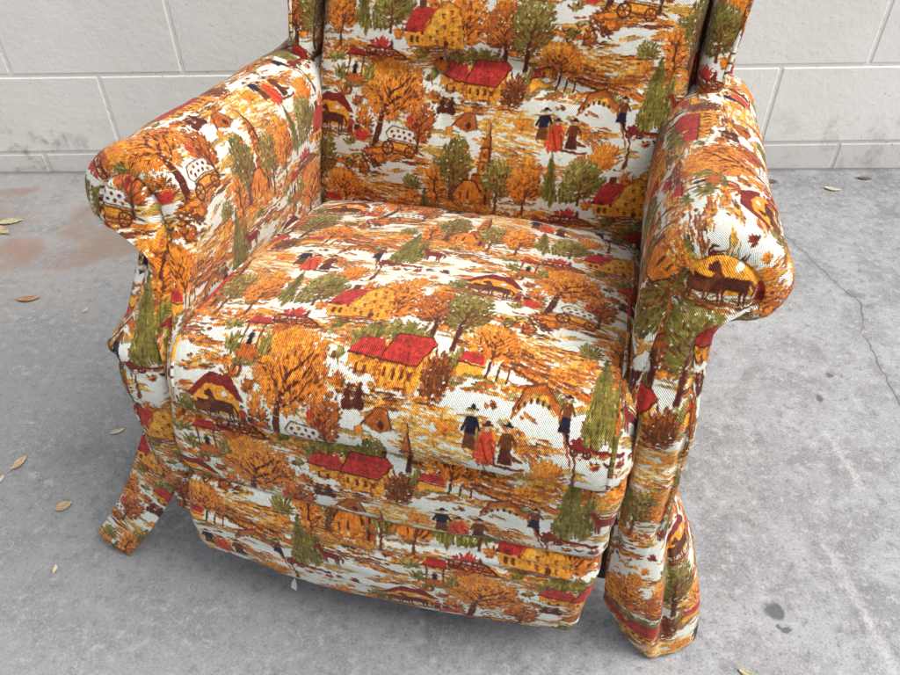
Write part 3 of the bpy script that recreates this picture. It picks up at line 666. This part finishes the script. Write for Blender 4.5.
backc, BP = pillow('back_cushion', back_prof, .259, .028, .016, back_uv, 9, n=(150, 110), amp=.003, side=.05, post=back_post, egrow=1)

for bx in BUTTONS:      # covered buttons pulling the back in
    ii = int(np.argmin(np.abs(BP[:, 55, 2]-.568)+10*(np.arange(150) > 120)))
    jj = int(np.argmin(np.abs(BP[ii, :, 0]-bx-.01)))
    c0 = BP[ii, jj]; n1, n2 = 10, 20; Pb, Ub = np.zeros((n1, n2, 3)), np.zeros((n1, n2, 2))
    for i in range(n1):
        for j in range(n2):
            a, f = 2*math.pi*j/n2, i/(n1-1.)*math.pi/2
            Pb[i, j] = (c0[0]+.011*math.sin(f)*math.cos(a), c0[1]-.006-.010*math.cos(f)+.35*.011*math.sin(f)*math.sin(a), c0[2]+.0105*math.sin(f)*math.sin(a)-.003*math.cos(f)); Ub[i, j] = (bx+.011*f*math.cos(a), .9+.011*f*math.sin(a))
    sheet('button', Pb, Ub, backc, wrap=True)

# wings: upholstered slabs either side of the back, standing on the arms
def wing(sx):
    n1, n2 = 70, 72
    P = np.zeros((n1, n2, 3)); UV = np.zeros((n1, n2, 2))
    lean = math.atan2(.36-.0, 1.0)
    for i in range(n1):
        f = i/(n1-1.)
        h = f*.46; cap = 0.
        # rounded bottom end
        if f < .10: cap = 1-math.sqrt(max(0, 1-((.10-f)/.10)**2))
        z = .535+h; yc = .565+h*.36
        w = (.036+.10*min(h, .28))*(1-cap*.9); dpt = .075*(1-cap*.55)
        xi = .266
        xc_ = xi+(.036+.10*min(h, .28))/2
        for j in range(n2):
            a = 2*math.pi*j/(n2-1.)
            ca, sa = math.cos(a), math.sin(a); e = .55
            X = xc_+w/2*math.copysign(abs(ca)**e, ca); Y = yc+dpt*math.copysign(abs(sa)**e, sa)
            P[i, j] = (sx*X+.05*(z-.35), Y, z)
    if sx < 0: P = P[:, ::-1]
    for i in range(n1):
        L = np.concatenate([[0], np.cumsum(np.linalg.norm(np.diff(P[i], axis=0), axis=1))])
        UV[i, :, 0] = L+(.30 if sx > 0 else .05); UV[i, :, 1] = i/(n1-1.)*.47+.10
    P = rumple(P, .0025, 11, 20+sx, sign=1)
    o = sheet('wing', P, UV, chair)
    # welt up the outer front corner
    j = None; pts = []
    for i in range(7, n1, 6):
        k = np.argmin(P[i, :, 1]-1.2*sx*P[i, :, 0]); pts.append(tuple(P[i, k]))
    cord('piping', pts, .0036, o, 90, .2)
    return o
wing(1); wing(-1)

# rolled arms
SEC = [(.262, .13), (.256, .20), (.250, .30), (.246, .38), (.241, .45), (.238, .51), (.241, .552), (.256, .584), (.283, .602), (.312, .604), (.339, .592), (.357, .570), (.362, .546), (.355, .524), (.338, .512),
       (.320, .508), (.313, .495), (.312, .44), (.312, .38), (.308, .28), (.304, .20), (.302, .13)]
NS = 150
S2, SL = spline(SEC, NS)
top_i = int(np.argmax(S2[:, 1]))
def front_y(z, sx):      # the front of the arm: the roll hangs back, the post comes forward lower down
    pts = [(0, .035), (.30, .035), (.37, .040), (.43, .055), (.50, .088), (.53, .100), (.62, .112)]
    return float(np.interp(z, [p[0] for p in pts], [p[1] for p in pts]))-(.018*min(1, max(0, (.52-z)/.1)) if sx < 0 else 0)-knuckle(z, sx)
def knuckle(z, sx):      # padded swelling low on the post, nipped in by a seam beneath
    if sx > 0: return .010*math.exp(-((z-.410)/.028)**2)-.005*math.exp(-((z-.370)/.007)**2)+.006*math.exp(-((z-.335)/.02)**2)-.004*math.exp(-((z-.255)/.006)**2)
    return .009*math.exp(-((z-.408)/.020)**2)-.004*math.exp(-((z-.384)/.005)**2)+.004*math.exp(-((z-.355)/.018)**2)-.003*math.exp(-((z-.322)/.005)**2)-.003*math.exp(-((z-.268)/.006)**2)-.003*math.exp(-((z-.225)/.005)**2)
def post_width(z, sx):
    if sx > 0: return .05*max(0, .42-z)
    return float(np.interp(z, [.20, .30, .375, .39, .41, .44, .50, .53], [.020, .018, .014, .008, .015, -.006, -.012, 0]))
def zslope(y): return -.043*max(0., (y-.12))/.40
def arm(sx):
    d = np.gradient(S2, axis=0); d /= np.linalg.norm(d, axis=1, keepdims=True)
    inn = np.stack([d[:, 1], -d[:, 0]], 1)      # points into the arm
    rr = .026
    ny = 90
    ang = np.linspace(0, math.pi/2, 14)
    rows = [('r', a) for a in ang[::-1]]+[('y', q) for q in np.linspace(0, 1, ny)[1:]]
    P = np.zeros((len(rows), NS, 3)); UV = np.zeros((len(rows), NS, 2))
    for k in range(NS):
        x, z = S2[k]; y0 = front_y(z, sx); rk = rr*min(1, max(.34, (z-.40)/.13))
        for i, (kind, q) in enumerate(rows):
            if kind == 'r':
                dd = rk*(1-math.sin(math.pi/2-q)); yy = y0+rk*(1-math.sin(q)); ln = rr*(math.pi/2-q)-rr*math.pi/2
            else: dd = 0.; yy = y0+rk+(.62-y0-rk)*q; ln = (.62-y0-rr)*q
            P[i, k] = (x+inn[k, 0]*dd+(post_width(z, sx)*(k > top_i)*min(1, max(0, (.53-z)/.03)))+(.008*(z > .5)*max(0, (x-.28)/.08) if sx > 0 else 0), yy, z+inn[k, 1]*dd+(zslope(yy) if z > .42 else zslope(yy)*max(0, (z-.3)/.12)))
            v = SL[k] if sx < 0 else -SL[k]
            UV[i, k] = (ln+y0+(-.13 if sx < 0 else .02), v+(-.409 if sx < 0 else .80))
    # scooped folds where the cloth is pulled round the roll
    for i in range(P.shape[0]):
        for k in range(NS):
            x, y, z = P[i, k]
            g = .0045*math.exp(-((y-.155-.35*(x-.30))/.012)**2)*(z > .5)*(sx < 0)+.003*math.exp(-((y-.19)/.02)**2)*math.exp(-((z-.56)/.03)**2)
            P[i, k, 2] -= g
            if sx < 0 and z > .40: # the left roll droops and flares at its front end
                w = math.exp(-(max(0, y-.09)/.06)**2)*max(0, (x-.28)/.08)
                P[i, k, 0] += .004*w; P[i, k, 2] += .002*w; P[i, k, 1] -= .006*w
    Q = P.copy(); Q[..., 0] *= sx
    if sx < 0: Q, UV = Q[:, ::-1], UV[:, ::-1]
    Q = rumple(Q, .0042, 9.5, 30+sx, sign=1)
    o = sheet('armrest', Q, UV, chair)
    # the face panel closing the front end, stitched in behind the padded rim
    edge = (Q[0][::-1] if sx < 0 else Q[0]).copy(); edge[:, 0] *= sx; nj = 26
    inner = edge[:top_i+1][::-1]; outer = edge[top_i:]
    m_ = 110
    def resamp(E, zz_):  # resample by index share
        s_ = np.linspace(0, len(E)-1, m_); return np.stack([np.interp(s_, np.arange(len(E)), E[:, c]) for c in range(3)], 1)
    A, B_ = resamp(inner, None), resamp(outer, None)
    F = np.zeros((m_, nj, 3)); FU = np.zeros((m_, nj, 2))
    for i in range(m_):
        for j in range(nj):
            q = j/(nj-1.); p = A[i]*(1-q)+B_[i]*q
            p = p.copy(); puff = .010*(1-(2*q-1)**4)*min(1, i/12.)
            groove = (.0045 if p[2] > .505 else .0015)*math.exp(-((min(q, 1-q)-.07)/.045)**2)
            p[1] += (groove-puff*min(1, min(q, 1-q)/.12))*(0 if j in (0, nj-1) else 1)
            z = p[2]
            F[i, j] = p; FU[i, j] = (sx*p[0]+(.166 if sx > 0 else .321), p[2]+(-.513 if sx > 0 else -.524))
    F[..., 0] *= sx
    if sx > 0: F, FU = F[:, ::-1], FU[:, ::-1]
    F0 = F.copy(); F = rumple(F, .0022, 14, 40+sx, sign=-1)
    wq = np.clip(np.minimum(np.arange(nj), nj-1-np.arange(nj))/5., 0, 1)[None, :, None]; F = F0*(1-wq)+F*wq
    F[..., 1] += .0006
    fo = sheet('front_panel', F, FU, o)
    # welt round the face
    ed = edge.copy(); ed[:, 0] *= sx; ed[:, 1] -= .001
    return o
armR = arm(1); armL = arm(-1)

# loose skirt ends hanging from the arm posts
def strip(name, TL, TR, BL, BR, uvo, bow=(0, 0, 0), mid=None, seed=0, amp=.003, n=(44, 30), uvs=1.):
    TL, TR, BL, BR = map(np.array, (TL, TR, BL, BR)); P = np.zeros((n[0], n[1], 3)); UV = np.zeros((n[0], n[1], 2))
    Wd = np.linalg.norm(TR-TL); Ht = np.linalg.norm(BL-TL)
    for i in range(n[0]):
        f = i/(n[0]-1.)
        for j in range(n[1]):
            q = j/(n[1]-1.)
            p = (TL*(1-q)+TR*q)*(1-f)+(BL*(1-q)+BR*q)*f+np.array(bow)*math.sin(math.pi*f)
            if mid is not None: p = p+np.array(mid)*math.sin(math.pi*q)*f
            P[i, j] = p; UV[i, j] = (q*Wd*uvs+uvo[0], -f*Ht*uvs+uvo[1])
    P = rumple(P, amp, 16, seed)
    return sheet(name, P, UV, chair, thick=.003)
strip('skirt_flap', (-.322, .040, .285), (-.262, .030, .255), (-.462, .008, .022), (-.407, -.010, .004), (.005, .245), bow=(.012, -.006, .0), mid=(0, -.006, .004), seed=3)
def drape(name, rows, uvo, seed, n=(56, 90), amp=.0025):
    A = [spline(r, n[1])[0] for r in rows]
    P = np.zeros((n[0], n[1], 3)); UV = np.zeros((n[0], n[1], 2))
    for j in range(n[1]):
        c_, s_ = spline([a_[j] for a_ in A], n[0]); P[:, j] = c_; UV[:, j, 1] = uvo[1]-s_
    L = np.concatenate([[0], np.cumsum(np.linalg.norm(np.diff(P[n[0]//2], axis=0), axis=1))]); UV[:, :, 0] = uvo[0]+L
    P = rumple(P, amp, 16, seed); return sheet(name, P, UV, chair, thick=.003)
drape('skirt_flap', [
    [(.262, .046, .275), (.286, .044, .275), (.303, .047, .275), (.308, .054, .278), (.308, .066, .280), (.306, .088, .280), (.304, .12, .280)],
    [(.262, .032, .175), (.295, .014, .172), (.322, .018, .172), (.328, .048, .176), (.340, .050, .176), (.355, .070, .176), (.352, .12, .175)],
    [(.266, .044, .105), (.302, .018, .090), (.334, .014, .086), (.338, .040, .092), (.354, .038, .088), (.381, .060, .098), (.374, .12, .10)],
    [(.270, .060, .058), (.300, .036, .028), (.336, .018, .010), (.354, .026, .006), (.374, .034, .012), (.393, .054, .026), (.392, .11, .03)]], (.05, .33), 4)

# what closes the chair behind and below
def boxm(name, x0, x1, y0, y1, z0, z1, m, parent):
    v = [(x, y, z) for z in (z0, z1) for y in (y0, y1) for x in (x0, x1)]
    me = bpy.data.meshes.new(name); me.from_pydata(v, [], [(0, 2, 3, 1), (4, 5, 7, 6), (0, 1, 5, 4), (2, 6, 7, 3), (0, 4, 6, 2), (1, 3, 7, 5)])
    o = link(name, me, m, parent, False)
    md = o.modifiers.new('bevel', 'BEVEL'); md.width = .008; md.segments = 3
    return o
boxm('base_shade_box', -.285, .275, .10, .60, .03, .285, m_dark, chair)  # dark box added to deepen the shade under the chair
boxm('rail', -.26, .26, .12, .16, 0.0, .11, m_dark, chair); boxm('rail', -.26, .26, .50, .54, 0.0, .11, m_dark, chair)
RB, UB = np.zeros((60, 40, 3)), np.zeros((60, 40, 2))
for i in range(60):
    for j in range(40):
        f, q = i/59., j/39.; z = .05+f*.97
        RB[i, j] = (-.335+.67*q, .635+max(0, z-.5)*.36+.01*math.sin(math.pi*q), z); UB[i, j] = (-.67*q, z)
RB = rumple(RB, .002, 8, 60); sheet('rear_panel', RB, UB, chair, thick=.004)
# ---------------------------------------------------------------- fallen leaves
def leaf_mat(name, c1, c2):
    m, t, b = mat(name, .75); N = NT(t); tc = N.n('ShaderNodeTexCoord').outputs['Object']
    c = N.mix(N.ramp(N.noise(tc, 120, 4, .6), .35, .65), c1, c2)
    s = N.n('ShaderNodeSeparateXYZ'); t.links.new(tc, s.inputs[0])
    rib = N.ramp(N.math('ABSOLUTE', s.outputs[1]), .0012, .0004)
    c = N.mix(N.math('MULTIPLY', rib, .5), c, tuple(min(1, v*1.6) for v in c2)); t.links.new(c, b.inputs['Base Color'])
    t.links.new(N.bump(N.noise(tc, 300, 3), .4, .001), b.inputs['Normal']); return m
LM = dict(tan=leaf_mat('dry_tan_leaf', (.27, .19, .11), (.40, .31, .19)), brown=leaf_mat('dry_brown_leaf', (.16, .085, .045), (.30, .17, .09)), pale=leaf_mat('bleached_leaf', (.36, .32, .22), (.50, .46, .34)),
          olive=leaf_mat('faded_green_leaf', (.26, .24, .13), (.40, .37, .22)), dark=leaf_mat('damp_dark_leaf', (.08, .06, .05), (.16, .12, .09)))
def leaf(name, x, y, L, W, rot, m, label, curl=.3, seed=0, z=.0, cat='leaf', group='dry leaves on the concrete'):
    L *= .86; W *= .9; n1, n2 = 16, 9; v, f = [], []
    rj = random.Random(seed+17)
    for i in range(n1):
        t_ = i/(n1-1.); w = W*.5*math.sin(math.pi*min(1, t_*.96+.02))**.75*(1-.35*t_)*(1+.10*math.sin(i*1.7+seed))
        for j in range(n2):
            q = j/(n2-1.)*2-1
            zz_ = .0012+curl*L*(.25*q*q*(w/W*2)+.18*(2*t_-1)**2)+.0006*math.sin(i*2+j+seed)
            v.append(((t_-.5)*L, q*w+.06*L*math.sin(t_*2.5+seed), zz_))
    for i in range(n1-1):
        for j in range(n2-1): f.append((i*n2+j, (i+1)*n2+j, (i+1)*n2+j+1, i*n2+j+1))
    me = bpy.data.meshes.new(name); me.from_pydata(v, [], f)
    o = link(name, me, LM[m]); md = o.modifiers.new('thickness', 'SOLIDIFY'); md.thickness = .0006
    o.location = (x, y, z+.0004); o.rotation_euler = (0, 0, R(rot))
    tag(o, label, cat, group)
    k = n1  # stalk
    sv = []; sf = []
    for i in range(6):
        t_ = i/5.; c0 = (-.5*L-.22*L*t_, .06*L*math.sin(seed)+.03*L*math.sin(t_*3), .0014+curl*L*.18*(1-t_))
        for a in range(5): sv.append((c0[0], c0[1]+.0006*math.cos(a*1.257), c0[2]+.0006*math.sin(a*1.257)))
    for i in range(5):
        for a in range(5): sf.append((i*5+a, i*5+(a+1) % 5, (i+1)*5+(a+1) % 5, (i+1)*5+a))
    ms = bpy.data.meshes.new('stalk'); ms.from_pydata(sv, [], sf); link('stalk', ms, LM[m], o)
    return o
leaf('dry_leaf', -1.035, 1.500, .060, .034, 20, 'olive', 'faded greenish leaf lying across another near the left edge below the wall', .25, 1)
leaf('dry_leaf', -1.045, 1.468, .070, .030, 155, 'tan', 'tan leaf tucked under a greenish leaf near the left edge below the wall', .15, 2)
leaf('dry_leaf', -.872, 1.212, .052, .022, 12, 'brown', 'dark reddish-brown leaf alone on the floor left of the armrest', .30, 3)
leaf('dry_leaf', -.742, 1.175, .018, .013, 80, 'olive', 'tiny olive leaf scrap just left of the chair arm', .25, 4)
leaf('dry_leaf', -.706, .782, .034, .020, 60, 'tan', 'curled tan leaf, larger of the two at the left edge beside the armchair', .45, 5)
leaf('dry_leaf', -.722, .748, .020, .010, 75, 'pale', 'small pale leaf sliver at the left edge just below a curled tan leaf', .3, 6)
leaf('dry_leaf', -.600, .696, .028, .024, 40, 'tan', 'round cupped tan leaf left of the hanging skirt end', .45, 7)
leaf('dry_leaf', -.568, .850, .026, .013, 35, 'pale', 'pale leaf close to the left post of the armchair', .3, 8)
leaf('dry_leaf', -.572, .588, .014, .009, 100, 'pale', 'tiny pale leaf crumb alone on the floor at lower left', .35, 9)
leaf('dry_leaf', .959, 1.652, .045, .022, -20, 'pale', 'pale yellowish leaf on the floor right of the chair near the wall', .25, 10)
leaf('dry_leaf', 1.060, 1.703, .040, .016, -15, 'dark', 'dark brown twiggy leaf at the foot of the wall on the far right', .35, 11)
leaf('dry_leaf', .815, 1.690, .035, .022, 150, 'dark', 'dark leaf at the foot of the wall beside the right armrest', .35, 12)
leaf('dry_leaf', .384, .436, .022, .012, -30, 'olive', 'small olive leaf at the bottom edge below the right skirt end', .3, 13)
# a chip of white paint in front of the chair
me = bpy.data.meshes.new('paint_chip')
pv = [(-.0045, -.004, 0), (.004, -.009, 0), (.0035, .001, 0), (-.001, .010, 0), (-.005, .004, 0)]
me.from_pydata([(x, y, .001+(.0012 if i % 2 else 0)) for i, (x, y, z) in enumerate(pv)]+[(x, y, 0) for x, y, z in pv], [], [(0, 1, 2, 3, 4), (9, 8, 7, 6, 5)]+[(i, i+5, (i+1) % 5+5, (i+1) % 5) for i in range(5)])
m_chip, tch, bch = mat('white_paint', .5); NC = NT(tch); tch.links.new(NC.mix(NC.noise(NC.n('ShaderNodeTexCoord').outputs['Object'], 300), (.8, .8, .79), (.9, .9, .9)), bch.inputs['Base Color'])
o = link('paint_chip', me, m_chip, None, False); o.location = (-.221, .563, .0003); tag(o, 'small white paint chip on the concrete in front of the footrest', 'paint chip')
